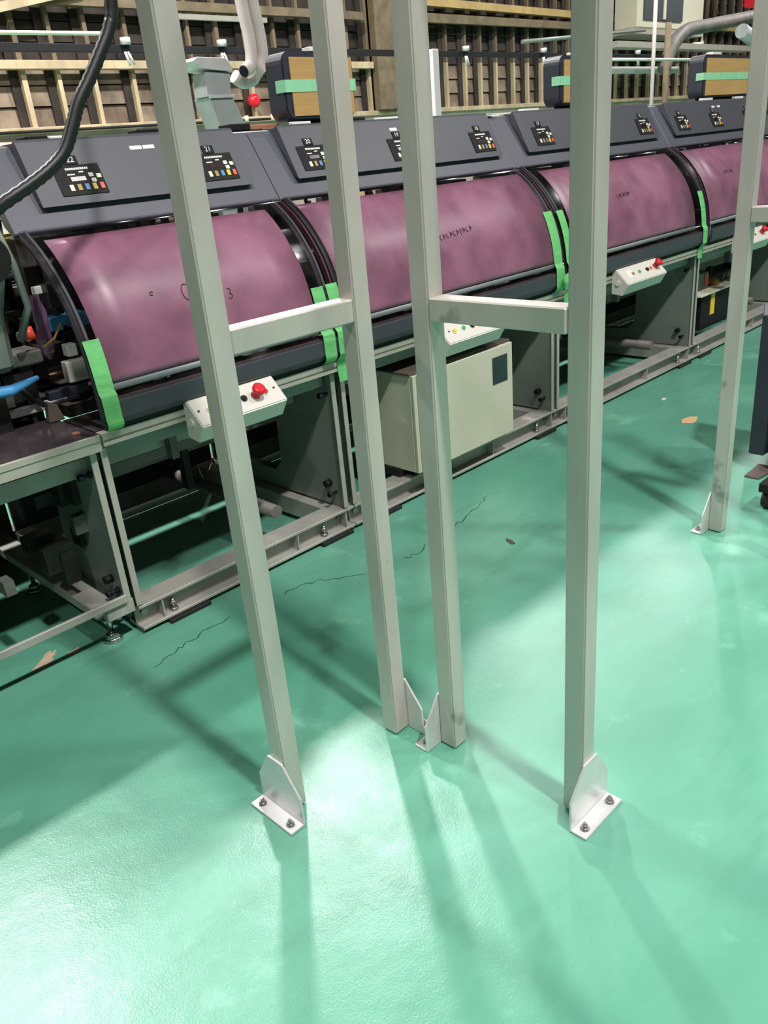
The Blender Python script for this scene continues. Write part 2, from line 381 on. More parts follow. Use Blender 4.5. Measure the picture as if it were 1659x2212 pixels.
# hood slope frame: t = distance up the slope from the lip, h = height off the plane
HB = Vector((0, 2.596, 1.332)); HT = Vector((0, 2.744, 1.565)); SU = (HT-HB).normalized(); SN = Vector((0, -SU.z, SU.y))
def hp(t, h=0.0): q = HB+SU*t+SN*h; return (q.y, q.z)
SL = (HT-HB).length
# raised panel: thin at its lower edge, thick at the top
PF0 = Vector((0, *hp(0.060, 0.021))); PF1 = Vector((0, *hp(0.272, 0.040))); PU = (PF1-PF0).normalized(); PN = Vector((0, -PU.z, PU.y))
def pf(x, t, h=0.0): q = PF0+PU*t+PN*h; return Vector((x, q.y, q.z))
def tile(x0, x1, t0, t1, h0, h1):
    vs = [pf(x, t, h) for h in (h0, h1) for (x, t) in ((x0, t0), (x1, t0), (x1, t1), (x0, t1))]
    return MB().add(vs, [(3,2,1,0),(4,5,6,7),(0,1,5,4),(1,2,6,5),(2,3,7,6),(3,0,4,7)])
def pad(sec, x, num, wd=0.158):
    t0, t1 = 0.028, 0.128
    p = tile(x, x+wd, t0, t1, 0.0, 0.003).build('control_pad', 'black', sec)
    for i, c in enumerate(('cream', 'ochre', 'blue', 'yellow', 'orange')):
        xx = x+wd*(0.20+0.165*i); tile(xx, xx+wd*0.085, t0+0.014, t0+0.034, 0.003, 0.0055).build('key', c, p)
    for xx, tt in ((0.70, 0.060), (0.86, 0.055), (0.72, 0.042)):
        tile(x+wd*xx, x+wd*(xx+0.10), t0+tt-0.004, t0+tt+0.009, 0.003, 0.0055).build('key', 'cream', p)
    for j in range(11):
        xx = x+wd*(0.26+0.045*j); tile(xx, xx+wd*0.034, t0+0.083, t0+0.090, 0.003, 0.0036).build('print_mark', 'white', p)
    tile(x+wd*0.52, x+wd*0.62, t0+0.073, t0+0.077, 0.003, 0.0036).build('print_mark', 'white', p)
    tile(x+wd*0.26, x+wd*0.42, t0+0.066, t0+0.070, 0.003, 0.0036).build('print_mark', 'white', p)
    tile(x+wd*0.30, x+wd*0.62, t0+0.046, t0+0.060, 0.003, 0.0036).build('display', mat('dark_red_display', srgb(48, 12, 16), 0.2) if 'disp' not in MT else MT['disp'], p)
    q = tile(x+wd*0.30, x+wd*0.60, t1+0.003, t1+0.031, 0.0, 0.003).build('number_plate', 'black', sec)
    text_mesh(num, 0.026, (pf(x+wd*0.45, t1+0.017, 0.0034), Vector((1, 0, 0)), PU), 'numeral', 'white', q)
def side_panel(sec, x):
    poly = [(2.366, 0.115), (2.366, 0.690), (3.10, 0.690), (3.10, 0.56), (2.84, 0.53), (2.76, 0.45), (2.77, 0.24), (2.82, 0.195), (3.10, 0.185), (3.10, 0.115)]
    p = MB().prism(poly, 'x', x, x+0.006).build('side_panel', 'panel', sec)
    MB().box(x-0.008, x+0.014, 2.362, 2.3655, 0.117, 0.689).build('edge_flange', 'alu', p, 0.001)
    for y, z, s in ((2.436, 0.641, -1), (2.446, 0.215, -1)):
        MB().cyl((x, y, z), (x-0.028, y, z), 0.015, 14).build('knob', 'black', p)
        MB().cyl((x, y-0.035, z-0.035), (x-0.045, y-0.035, z-0.035), 0.007, 10).cyl((x-0.03, y-0.035, z-0.035), (x-0.045, y-0.035, z-0.035), 0.012, 10).build('clamp_screw', 'rubber', p)
def levelling_foot(parent, x, y, top):
    MB().cyl((x, y, 0.03), (x, y, top), 0.009, 10).cyl((x, y, 0.001), (x, y, 0.014), 0.036, 18, 0.030).cyl((x, y, 0.014), (x, y, 0.032), 0.030, 18, 0.012).build('levelling_foot', 'chrome', parent)
def mechanism(sec, x0, x1, seed):
    rd = random.Random(seed); d = MB(); l = MB()
    n = int((x1-x0)*75)
    for i in range(n):
        x = rd.uniform(x0+0.02, x1-0.14); y = rd.uniform(2.62, 3.25); z = rd.uniform(0.79, 1.10)
        a, b, c_ = rd.uniform(.02, .12), rd.uniform(.02, .1), rd.uniform(.02, .14)
        (d if rd.random() < 0.78 else l).box(x, x+a, y, y+b, z, z+c_)
    for i in range(n//3):
        x = rd.uniform(x0+0.05, x1-0.12); y = rd.uniform(2.75, 3.1); z = rd.uniform(0.95, 1.25)
        d.cyl((x, y, z), (x+rd.uniform(-.02, .02), y+rd.uniform(-.05, .05), z+rd.uniform(.1, .3)), rd.uniform(.006, .02), 8)
    l.cyl((x0+.02, 3.0, 1.18), (x1-.02, 3.0, 1.18), 0.014, 10)
    d.box(x0+.01, x1-.01, 3.28, 3.36, 1.08, 1.22); d.box(x0+.01, x1-.01, 2.60, 3.40, 0.745, 0.785)
    tag(d.build('mechanism', 'guts', sec), kind='stuff'); tag(l.build('linkage', 'gutsl', sec), kind='stuff')
    m = MB()
    k = max(2, int((x1-x0)/0.36))
    for i in range(k):
        x = x0+0.12+(x1-x0-0.3)*i/(k-1 if k > 1 else 1)
        m.box(x, x+0.10, 2.82, 3.0, 1.10, 1.30); m.cyl((x+0.05, 2.75, 1.20), (x+0.05, 2.82, 1.20), 0.038, 16)
    tag(m.build('motor_row', 'gutsl' if seed % 2 else 'beamdark', sec, 0.004), kind='stuff')
def section(X0, X1, nums, film, pads, label, panel, seed, ctl=True):
    s = thing('machine_section', ((X0+X1)/2, 2.75, 0), label, 'machine', None)
    # base I-beam
    mb = MB(); mb.box(X0+.002, X1-.002, 2.362, 2.46, 0.016, 0.028).box(X0+.002, X1-.002, 2.362, 2.46, 0.100, 0.112).box(X0+.002, X1-.002, 2.406, 2.416, 0.0281, 0.0999)
    bb = mb.build('base_beam', 'beam', s, 0.002)
    for xx in (X0+0.09, X1-0.05, (X0+X1)/2+0.2):
        B(xx, xx+0.006, 2.366, 2.4055, 0.0285, 0.0995).build('stiffener', 'beam', bb)
    for xx in (X0+0.14, X1-0.16):
        MB().cyl((xx, 2.385, 0.029), (xx, 2.385, 0.040), 0.016, 6).cyl((xx, 2.385, 0.040), (xx, 2.385, 0.075), 0.007, 10).cyl((xx, 2.385, 0.055), (xx, 2.385, 0.066), 0.013, 6).build('jack_bolt', 'bolt', bb)
        B(xx-0.04, xx+0.13, 2.345, 2.44, 0.001, 0.0155).build('rubber_pad', 'rubber', bb, 0.002)
    for xx in (X0+0.035, X1-0.06):
        MB().cyl((xx, 2.4055, 0.066), (xx, 2.396, 0.066), 0.014, 6).build('splice_bolt', 'bolt', bb)
    B(X0+.002, X1-.002, 3.42, 3.50, 0.016, 0.112).build('rear_beam', 'beamdark', s)
    for xx in (X0+0.01, X1-0.09):
        B(xx, xx+0.07, 2.465, 3.415, 0.02, 0.105).build('cross_beam', 'beam', s, 0.002)
    side_panel(s, X0+0.006); side_panel(s, X1-0.045)
    # table: extrusion along the front, rails below
    mb = MB().box(X0+.003, X1-.003, 2.332, 2.372, 0.702, 0.7145).box(X0+.003, X1-.003, 2.338, 2.372, 0.7145, 0.722).box(X0+.003, X1-.003, 2.332, 2.372, 0.722, 0.742)
    mb.build('table_rail', 'alu', s)
    B(X0+.003, X1-.06, 2.40, 2.44, 0.640, 0.6995).build('under_rail', 'panel', s, 0.002)
    B(X0+.02, X1-.06, 2.60, 2.64, 0.545, 0.605).build('under_rail', 'beam', s, 0.002)
    B(X0+.02, X1-.06, 2.70, 2.74, 0.470, 0.510).build('under_rail', 'beamdark', s, 0.002)
    B(X0+.02, X1-.06, 3.12, 3.18, 0.30, 0.36).build('under_rail', 'beam', s, 0.002)
    MB().cyl((X1-0.3, 2.50, 0.16), (X1-0.3, 3.40, 0.16), 0.028, 14).build('drive_shaft', 'beamdark', s)
    for xx in [X0+0.5+0.6*i for i in range(int((X1-X0-0.5)/0.6)+1) if X0+0.5+0.6*i < X1-0.1]:
        B(xx, xx+0.03, 2.76, 2.80, 0.28, 0.63).build('hanger', 'rubber', s)
        B(xx-.15, xx-.12, 2.56, 2.599, 0.50, 0.70).build('hanger', 'beamdark', s)
    B(X0+.01, X1-.01, 3.40, 3.418, 0.114, 0.50).build('rear_cover', 'rubber', s)
    B(X0+.01, X1-.01, 3.40, 3.418, 0.60, 1.20).build('rear_cover', 'rubber', s)
    # table board and bumper
    B(X0+.003, X1-.003, 2.375, 2.60, 0.728, 0.744).build('table_board', 'guts', s)
    mb = MB().prism([(2.325, 0.760), (2.303, 0.780), (2.300, 0.785), (2.300, 0.838), (2.303, 0.841), (2.372, 0.845), (2.372, 0.760)], 'x', X0+0.035, X1-0.035)
    mb.build('bumper', 'bumper', s, 0.002)
    B(X0+0.03, X1-0.03, 2.335, 2.45, 0.7445, 0.7595).build('bumper_foot', 'rubber', s)
    MB().prism([(2.306, 0.8425), (2.370, 0.8465), (2.370, 0.8485), (2.306, 0.8445)], 'x', X0+0.06, X1-0.08).build('bumper_strip', 'sheen', s)
    mechanism(s, X0+0.02, X1-0.05, seed)
    # curved guard: ribs, clear sheet, film
    for xx in (X0+0.010, X1-0.066):
        rb = arc_sheet(xx, xx+0.032, 0.775, 1.345, -0.004, 0.012, 18).build('rib', 'rib', s)
        arc_sheet(xx+0.020, xx+0.029, 0.80, 1.34, -0.0005, 0.003, 18).build('rib_edge', 'ribedge', rb)
    if X0 > 1.5: arc_sheet(X0-0.004, X0+0.004, 0.80, 1.34, -0.008, 0.02, 18).build('seal', 'slit', s)
    g = arc_sheet(X0+0.012, X1-0.012, 0.872, 1.335, 0.003, 0.003, 18).build('guard_sheet', 'clear', s)
    f0, f1 = film
    arc_sheet(f0, f1, 0.868, 0.888, 0.0045, 0.001, 2).build('guard_lower_strip', 'ribedge', s)
    fm = arc_sheet(f0, f1, 0.892, 1.302, 0.0055, 0.0015, 24, 6).build('guard_film', 'film', s)
    # hood
    prof = [hp(-0.004, -0.02), hp(-0.004, -0.002), hp(0, 0), hp(SL-0.012, 0), (2.756, 1.574), (2.775, 1.578), (3.02, 1.578), (3.05, 1.56), (3.05, 1.42), (2.70, 1.42), (2.66, 1.35)]
    MB().prism(prof, 'x', X0+0.0015, X1-0.0015).build('hood', 'hood', s, 0.0015)
    p0, p1 = panel
    a = PF0; bq = PF1
    poly = [hp(0.085, 0.0008), (a.y, a.z), (bq.y, bq.z), (bq.y+0.007, bq.z+0.008), (bq.y+0.02, 1.5825), (2.80, 1.5825), (2.80, 1.5785), (2.775, 1.5785), hp(SL-0.010, 0.0008)]
    MB().prism(poly, 'x', p0, p1).build('hood_panel', 'hoodp', s, 0.001)
    for px, num in zip(pads, nums): pad(s, px, num)
    for xx in (p0+(p1-p0)*0.46, p0+(p1-p0)*0.52):
        tile(xx, xx+0.045, 0.165, 0.178, 0.0, 0.001).build('sticker', 'white', s)
    return s, fm
S1, F1 = section(1.04, 2.068, ('22', '21'), (1.10, 1.945), (1.234, 1.760), 'nearest long-machine section under pads numbered 22 and 21, behind the left frame', (1.155, 1.973), 1)
S2, F2 = section(2.068, 3.595, ('20', '19', '18'), (2.095, 3.51), (2.235, 2.745, 3.302), 'machine section with pads 20, 19 and 18 above the beige cabinet', (2.187, 3.500), 2)
S3, F3 = section(3.595, 5.20, ('17', '16', '15'), (3.685, 5.015), (3.812, 4.32, 4.87), 'machine section with pads 17 to 15 behind the right front post', (3.72, 5.095), 3)
S4, F4 = section(5.20, 6.80, ('14', '13', '12'), (5.215, 6.64), (5.37, 5.86, 6.4), 'farther machine section left of the right-edge post, pads 14 and 13', (5.31, 6.70), 4)
S5, F5 = section(6.80, 8.40, ('11', '10', '9'), (6.83, 8.24), (6.95, 7.45, 8.0), 'farthest machine section, a sliver of pink film past the right-edge post', (6.91, 8.30), 5)
# handwriting on the films
def scrawl(film, strokes):
    for st in strokes:
        pts = []
        for x, z in st:
            n = arc_n(z); pts.append(Vector((x, arc_pt(z), z))+n*0.0068)
        MB().tube(pts, 0.0013, 5).build('pen_stroke', 'ink', film)
def loop(cx, cz, rx, rz, a0=0, a1=330, n=14): return [(cx+rx*math.cos(math.radians(a0+(a1-a0)*i/n)), cz+rz*math.sin(math.radians(a0+(a1-a0)*i/n))) for i in range(n+1)]
scrawl(F1, [loop(1.452, 1.100, 0.016, 0.024, 60, 300), loop(1.607, 1.078, 0.008, 0.008, 120, -90), loop(1.607, 1.062, 0.009, 0.008, 90, -130), loop(1.33, 1.115, 0.006, 0.005, 20, 300)])
rd = random.Random(5)
def scribble(x0, x1, z0, z1, n):
    out = []
    for i in range(n):
        x = x0+(x1-x0)*i/n; z = z0+(z1-z0)*i/n; h = 0.012
        if i % 2: out.append([(x, z-h*0.8), (x+0.004, z+h), (x+0.010, z-h*0.2), (x+0.013, z+h*0.6)])
        else: out.append(loop(x+0.006, z, 0.006, 0.009, rd.uniform(0, 90), rd.uniform(250, 340), 8))
    return out
scrawl(F2, scribble(2.72, 2.95, 1.105, 1.120, 10)); scrawl(F3, scribble(4.20, 4.34, 1.13, 1.135, 7)); scrawl(F4, scribble(5.55, 5.70, 1.15, 1.15, 5))

# open section at the left end
so = thing('machine_section', (0.35, 2.75, 0), 'uncovered left end of the machine, its table littered with parts, no hood above', 'machine')
XA, XB = -0.7, 1.036
B(XA, XB, 2.332, 2.372, 0.722, 0.742).build('table_rail', 'alu', so, 0.001); B(XA, XB, 2.336, 2.372, 0.690, 0.7215).build('under_rail', 'alu', so)
B(XA, XB-.02, 2.42, 2.46, 0.60, 0.66).build('under_rail', 'beam', so, 0.002)
B(XA, XB, 2.373, 3.40, 0.715, 0.735).build('table_board', 'guts', so)
B(XA, XB, 2.345, 2.66, 0.7355, 0.7445).build('cover_sheet', mat('smoky_glossy_sheet', srgb(74, 66, 70), 0.12, var=0.45, scale=7, bump=0.08, bscale=9), so)
side_panel(so, 1.010)
levelling_foot(so, 0.957, 2.434, 0.12); levelling_foot(so, 0.94, 3.03, 0.12)
B(0.905, 0.985, 2.40, 3.40, 0.112, 0.150).build('cross_beam', 'beam', so, 0.003)
B(XA, 1.005, 2.350, 2.362, 0.155, 0.183).build('tie_bar', 'beam', so, 0.002)
B(0.93, 1.03, 2.363, 2.40, 0.105, 0.155).build('tie_lug', 'beam', so, 0.002)
B(XA, XB, 3.12, 3.18, 0.42, 0.50).build('under_rail', 'beamdark', so)
B(XA, XB-.02, 2.70, 2.74, 0.50, 0.56).build('under_rail', 'beam', so)
B(XA, XB, 3.40, 3.418, 0.0, 0.50).build('rear_cover', 'rubber', so); B(XA, XB, 3.40, 3.418, 0.60, 1.20).build('rear_cover', 'rubber', so)
d = MB(); l = MB(); rd = random.Random(11)
for i in range(170):
    x = rd.uniform(0.3, 0.95); y = rd.uniform(2.68, 3.3); z = rd.uniform(0.736, 1.08)
    (d if rd.random() < .75 else l).box(x, x+rd.uniform(.03, .15), y, y+rd.uniform(.02, .12), z, z+rd.uniform(.02, .1))
for i in range(50):
    x = rd.uniform(-0.2, 1.0); y = rd.uniform(2.5, 3.2); z = rd.uniform(0.15, 0.6)
    (d if rd.random() < .7 else l).box(x, x+rd.uniform(.02, .12), y, y+rd.uniform(.02, .12), z, z+rd.uniform(.02, .12))
tag(d.build('mechanism', 'guts', so), kind='stuff'); tag(l.build('linkage', 'gutsl', so), kind='stuff')

# ------------------------------------------------------------------ operator boxes under the table edge
BX = [(2.335, 0.772), (2.318, 0.778), (2.232, 0.695), (2.272, 0.632), (2.335, 0.640)]
def bxp(x, t, h):
    a = Vector((0, 2.232, 0.695)); b = Vector((0, 2.318, 0.778)); u = (b-a).normalized(); n = Vector((0, -u.z, u.y)); L_ = (b-a).length
    q = a+u*L_*t+n*h; return Vector((x, q.y, q.z))
def operator_box(x0, x1, label, btn):
    o = thing('operator_box', ((x0+x1)/2, 2.29, 0.632), label, 'control box', 'white operator boxes under the table edge')
    MB().prism(BX, 'x', x0, x1).build('case', 'whitebox', o, 0.004, seg=2)
    MB().cyl((x0, 2.295, 0.70), (x0-0.006, 2.295, 0.70), 0.014, 16).build('hole_plug', 'cream', o)
    MB().tube([(x1, 2.30, 0.71), (x1+0.03, 2.31, 0.70), (x1+0.07, 2.36, 0.675), (x1+0.10, 2.42, 0.69)], 0.008, 8).build('cable', 'gutsl', o)
    for kind, x, t in btn:
        if kind == 'stop':
            b = MB().cyl(bxp(x, t, 0.0), bxp(x, t, 0.024), 0.016, 18).build('stop_button', 'red', o)
            MB().tube([bxp(x, t, 0.024), bxp(x, t, 0.028), bxp(x, t, 0.040), bxp(x, t, 0.044)], 0.02, 20, [0.016, 0.023, 0.023, 0.017]).build('mushroom_head', 'red', b)
        elif kind == 'screw':
            MB().cyl(bxp(x, t, 0.0005), bxp(x, t, 0.003), 0.004, 10).build('screw', 'guts', o)
        elif kind == 'plate':
            vs = [bxp(x+dx, t+dt, h) for h in (0.0002, 0.001) for dx, dt in ((-.03, -.2), (.03, -.2), (.03, .2), (-.03, .2))]
            MB().add(vs, [(3,2,1,0),(4,5,6,7),(0,1,5,4),(1,2,6,5),(2,3,7,6),(3,0,4,7)]).build('name_plate', 'white', o)
        else:
            b = MB().cyl(bxp(x, t, 0.0005), bxp(x, t, 0.004), 0.013, 18).build('button_bezel', 'white' if kind != 'black' else 'chrome', o)
            MB().cyl(bxp(x, t, 0.004), bxp(x, t, 0.009), 0.0095, 16).build('button_cap', kind, b)
    return o
operator_box(1.340, 1.700, 'white operator box with red stop button, behind the left front post', (('screw', 1.36, .5), ('yellow', 1.40, .45), ('green', 1.45, .45), ('black', 1.54, .45), ('stop', 1.592, .45), ('red', 1.632, .45), ('screw', 1.675, .5)))
operator_box(2.590, 2.985, 'white operator box with yellow and green buttons above the beige cabinet', (('screw', 2.635, .5), ('yellow', 2.665, .45), ('green', 2.725, .45), ('black', 2.785, .45), ('ochre', 2.83, .5), ('stop', 2.865, .55), ('screw', 2.95, .5)))
operator_box(4.080, 4.52, 'white operator box just right of the right front post', (('plate', 4.17, .5), ('ochre', 4.19, .45), ('green', 4.26, .45), ('black', 4.35, .45), ('orange', 4.385, .45), ('stop', 4.45, .5)))
operator_box(5.62, 6.05, 'white operator box half hidden by the right-edge post', (('yellow', 5.75, .45), ('green', 5.83, .45), ('stop', 5.95, .5)))

# ------------------------------------------------------------------ beige cabinet
cb = thing('electrical_cabinet', (2.76, 2.43, 0.113), 'beige steel electrical cabinet with dark window standing inside the base of the machine', 'cabinet')
B(2.415, 3.105, 2.318, 2.60, 0.150, 0.592).build('body', 'beige', cb, 0.003)
B(2.405, 3.115, 2.312, 2.605, 0.5925, 0.602).build('top_cover', 'brown', cb, 0.002)
B(2.440, 3.112, 2.296, 2.3165, 0.146, 0.590).build('door', 'beige', cb, 0.003)
B(2.415, 2.437, 2.300, 2.3165, 0.150, 0.590).build('frame_edge', 'beige', cb, 0.002)
wn = B(2.955, 3.068, 2.2925, 2.2955, 0.417, 0.545).build('window', mat('dusty_dark_window', srgb(42, 58, 60), 0.3, var=0.3, scale=20), cb, 0.001)
B(2.458, 2.470, 2.285, 2.2955, 0.32, 0.42).build('handle', 'alu', cb, 0.002)
for x in (2.46, 3.05): B(x, x+0.04, 2.366, 2.40, 0.1125, 0.1495).build('foot', 'rubber', cb)
B(2.405, 3.115, 2.41, 2.56, 0.1125, 0.1495).build('plinth', 'rubber', cb)

# oil can and battery in section 4
def simple(name, label, cat, parts, loc=None, group=None):
    """parts: list of (part name, MB, material, bevel)"""
    allv = [v for p in parts for v in p[1].v]
    o = thing(name, base(allv) if loc is None else loc, label, cat, group)
    for n, mb, m, bv in parts: mb.build(n, m, o, bv)
    return o
def single(name, label, cat, mb, m, bevel=0.0, group=None):
    return tag(mb.build(name, m, None, bevel), label, cat, group)
simple('battery_case', 'dark battery case with yellow stripe beneath the table right of the side panel', 'box',
       [('case', B(5.60, 6.05, 2.50, 2.75, 0.1125, 0.36), 'black', 0.005), ('stripe', B(5.74, 5.80, 2.494, 2.4995, 0.20, 0.35), 'yellow', 0), ('tray', B(5.50, 6.10, 2.46, 2.78, 0.3605, 0.375), 'cream', 0.003)])
simple('oil_can', 'small grey container with a red label on the tray beneath the table', 'can',
       [('body', B(5.62, 5.80, 2.55, 2.68, 0.3755, 0.50), 'gutsl', 0.01), ('red_label', B(5.73, 5.79, 2.546, 2.5495, 0.40, 0.48), 'red', 0)])
single('orange_cup', 'orange cup standing on the tray beneath the table', 'cup', MB().cyl((5.93, 2.57, 0.3755), (5.93, 2.57, 0.42), 0.04, 16, 0.03), 'ochre')

# ------------------------------------------------------------------ green tape strips over the guard corners
def tape(x0, x1, z0, z1, label, curl=0.0, torn=False):
    mb = MB(); vs = []; n = 14
    path = []
    for i in range(n+1):
        z = z1+(0.845-z1)*i/n; nn = arc_n(z); path.append((arc_pt(z)+nn.y*0.009-(0.010 if z < 0.87 else 0), z+nn.z*0.009))
    for z in (0.835, 0.81, 0.79, 0.775): path.append((2.2955, z))
    if curl: path += [(2.300, 0.765), (2.313, 0.752), (2.329, 0.7455)]
    if torn: path += [(2.302, 0.765), (2.318, 0.750), (2.329, 0.72), (2.329, 0.700), (2.327, z0)]
    for i, (y, z) in enumerate(path):
        j = random.uniform(-0.0015, 0.0015)
        w_ = 0.003*math.sin(i*1.7)
        for k in range(4):
            vs.append((x0+(x1-x0)*k/3+(0.012*(i-n-3)/6 if i > n+3 else 0), y+(j if k in (1, 2) else 0)-(0.002 if k in (1, 2) else 0), z))
    fs = [(i*4+k, i*4+k+1, (i+1)*4+k+1, (i+1)*4+k) for i in range(len(path)-1) for k in range(3)]
    mb.add(vs, fs, False); o = mb.build('green_tape', 'tape'); sm = o.modifiers.new('t', 'SOLIDIFY'); sm.thickness = 0.0008
    return tag(o, label, 'tape', 'green tape strips on the guard corners')
tape(1.052, 1.106, 0.75, 1.025, 'widest green tape strip, at the lower left corner of the nearest pink film', curl=1)
tape(1.950, 2.008, 0.75, 1.028, 'left strip of the green tape pair seen above and below the left crossbar', curl=1)
tape(2.022, 2.078, 0.66, 1.030, 'right strip of the green tape pair by the left crossbar, tail hanging over the rail', torn=True)
tape(3.490, 3.560, 0.75, 1.125, 'left strip of the green tape pair just left of the right front post', curl=1)
tape(3.598, 3.655, 0.62, 1.120, 'right strip of the green tape pair left of the right front post, hanging low', torn=True)
tape(5.095, 5.155, 0.68, 1.075, 'single narrow green tape strip between the third and fourth pink films', torn=True)
tape(6.68, 6.76, 0.75, 1.18, 'far left strip of the green tape pair above the right-edge crossbar', curl=1)
tape(6.82, 6.90, 0.68, 1.18, 'far right strip of green tape above the right-edge crossbar', torn=True)
# crumpled loose ends and wrappers
def crumple(name, c, r, m, label, cat, seed, sq=(1, .6, 1.3)):
    rd = random.Random(seed); bm = bmesh.new(); bmesh.ops.create_icosphere(bm, subdivisions=2, radius=1)
    mb = MB(); bm.verts.index_update()
    mb.add([(c[0]+v.co.x*r*sq[0]*rd.uniform(.6, 1.15), c[1]+v.co.y*r*sq[1]*rd.uniform(.6, 1.1), c[2]+v.co.z*r*sq[2]*rd.uniform(.6, 1.1)) for v in bm.verts], [tuple(v.index for v in f.verts) for f in bm.faces]); bm.free()
    return tag(mb.build(name, m), label, cat)
crumple('loose_tape', (3.535, 2.27, 0.80), 0.028, 'tape', 'crumpled end of green tape hanging on the dark bumper', 'tape', 1, (1.1, .6, 1.7))
crumple('plastic_wrapper', (5.48, 2.36, 0.905), 0.035, 'cream', 'crumpled clear wrapper on the bumper beside the right-edge post', 'wrapper', 2, (2.4, .8, .7))

# blue clip under the nearest film
simple('blue_clip', 'small blue clip on the table edge under the nearest pink film', 'clip', [('jaw', B(1.275, 1.315, 2.335, 2.37, 0.876, 0.892), 'blue', 0.002), ('lever', B(1.305, 1.318, 2.335, 2.36, 0.855, 0.8755), 'blue', 0.002)])

# ------------------------------------------------------------------ things on top of the hood
HZ = 1.5832
def on_hood(name, label, cat, x0, x1, h, m, y0=2.80, y1=2.88, bevel=0.003, extra=None, group=None):
    parts = [('body', B(x0, x1, y0, y1, HZ, HZ+h), m, bevel)]
    if extra: parts += extra
    if not extra: return single(name, label, cat, parts[0][1], m, bevel, group)
    return simple(name, label, cat, parts, group=group)
on_hood('black_case', 'small black case at the left end of the hood top, beside the white block', 'case', 1.235, 1.31, 0.022, 'black')
on_hood('white_block', 'wide white block at the left end of the hood top', 'block', 1.315, 1.385, 0.018, 'white')
on_hood('flat_cover', 'flat black cover lying on the hood behind the white block', 'cover', 1.29, 1.46, 0.026, 'hoodp', 2.90, 3.0)
on_hood('black_plug', 'left of two small black plugs on the hood between the cable and the front post', 'plug', 1.505, 1.540, 0.008, 'black', group='small black plugs on the hood')
on_hood('black_plug', 'right of two small black plugs on the hood between the cable and the front post', 'plug', 1.560, 1.595, 0.008, 'black', group='small black plugs on the hood')
on_hood('black_case', 'black box on the hood just left of the left front post', 'case', 1.655, 1.78, 0.026, 'black', 2.83, 2.90)
on_hood('black_case', 'low black box on the hood beside the orange-brown board', 'case', 2.05, 2.155, 0.026, 'black', 2.83, 2.90)
on_hood('brown_board', 'orange-brown board lying on the hood left of the cardboard-faced box', 'board', 2.16, 2.31, 0.020, 'leather', 2.84, 2.98)
on_hood('black_case', 'dark case with white top on the hood right of the second post', 'case', 2.72, 2.84, 0.028, 'black', 2.88, 2.96)
on_hood('white_block', 'white block on the hood in front of the tall box seen between the middle posts', 'block', 2.84, 2.96, 0.018, 'white', 2.79, 2.83)
on_hood('white_block', 'white block on the hood below the plank wall, left of the right front post', 'block', 3.94, 4.08, 0.020, 'white', 2.80, 2.84)
on_hood('white_block', 'white strip under the left foot of the far cardboard-faced box', 'block', 5.86, 6.02, 0.02, 'white', 2.715, 2.74, 0.002)
on_hood('white_block', 'white strip under the right side of the far cardboard-faced box', 'block', 6.38, 6.52, 0.02, 'white', 2.715, 2.74, 0.002)
on_hood('white_block', 'white block under the front edge of the near cardboard-faced box', 'block', 2.275, 2.370, 0.016, 'white', 2.715, 2.742, 0.002)
single('hinge_plate', 'white hinge plate across the hood seam in the middle of the machine', 'plate', B(3.552, 3.620, 2.735, 2.80, 1.5835, 1.5865), 'white', 0.001)
def boxed(x0, x1, z1, label, y0=2.752, y1=2.86):
    z0 = 1.605; r = 0.045; pts = []
    for cx, cz, a0 in ((x1-r, z1-r, 0), (x0+r, z1-r, 90), (x0+r, z0+r, 180), (x1-r, z0+r, 270)):
        for i in range(6): a = math.radians(a0+18*i); pts.append((cx+r*math.cos(a), cz+r*math.sin(a)))
    o = thing('boxed_display', ((x0+x1)/2, (y0+y1)/2, HZ), label, 'display', 'tall dark boxes with cardboard faces on the hood')
    MB().prism(pts, 'y', y0, y1).build('case', 'navy', o, 0.006, seg=2)
    B(x0+0.06, x1-0.06, y0+0.03, y1-0.03, HZ, z0-0.0005).build('foot', 'black', o, 0.002)
    B(x0+0.035, x1-0.012, y0-0.0045, y0-0.0005, z0+0.015, z1-0.022).build('cardboard_sheet', 'card', o)
    c = (z0+z1)/2
    MB().box(x0-0.002, x1+0.002, y0-0.0062, y0-0.0048, c-0.022, c+0.022).box(x0-0.003, x0-0.001, y0-0.0062, y0+0.05, c-0.022, c+0.022).box(x1+0.001, x1+0.003, y0-0.0062, y0+0.05, c-0.022, c+0.022).build('tape_band', 'tapepale', o)
    B(x0+0.17, x0+0.30, y0+0.02, y0+0.07, z1+.001, z1+0.018).build('white_tab', 'white', o, 0.002)
boxed(2.285, 2.665, 1.850, 'tall dark box with cardboard face and green tape band, beside the second post')
boxed(4.205, 4.60, 1.850, 'tall dark box mostly hidden behind the right front post')
boxed(5.93, 6.70, 1.868, 'far tall dark box with cardboard face and green band, left of the right-edge post')

# ------------------------------------------------------------------ hanging black hose
pts = [(1.36, 2.2, 2.6), (1.33, 2.2, 2.2), (1.283, 2.2, 1.885), (1.262, 2.2, 1.82), (1.225, 2.2, 1.766), (1.175, 2.2, 1.70), (1.133, 2.2, 1.649), (1.105, 2.2, 1.60), (1.068, 2.2, 1.54), (1.02, 2.2, 1.50), (0.95, 2.2, 1.462), (0.865, 2.21, 1.42), (0.80, 2.24, 1.37), (0.79, 2.30, 1.30), (0.80, 2.40, 1.10)]
def smooth(p, k=6):
    p = [Vector(q) for q in p]; out = []
    for i in range(len(p)-1):
        a, b, c_, d_ = p[max(i-1, 0)], p[i], p[i+1], p[min(i+2, len(p)-1)]
        for j in range(k):
            t = j/k; out.append(0.5*((2*b)+(c_-a)*t+(2*a-5*b+4*c_-d_)*t*t+(3*b-a-3*c_+d_)*t**3))
    return out+[p[-1]]
sp = smooth(pts, 7)
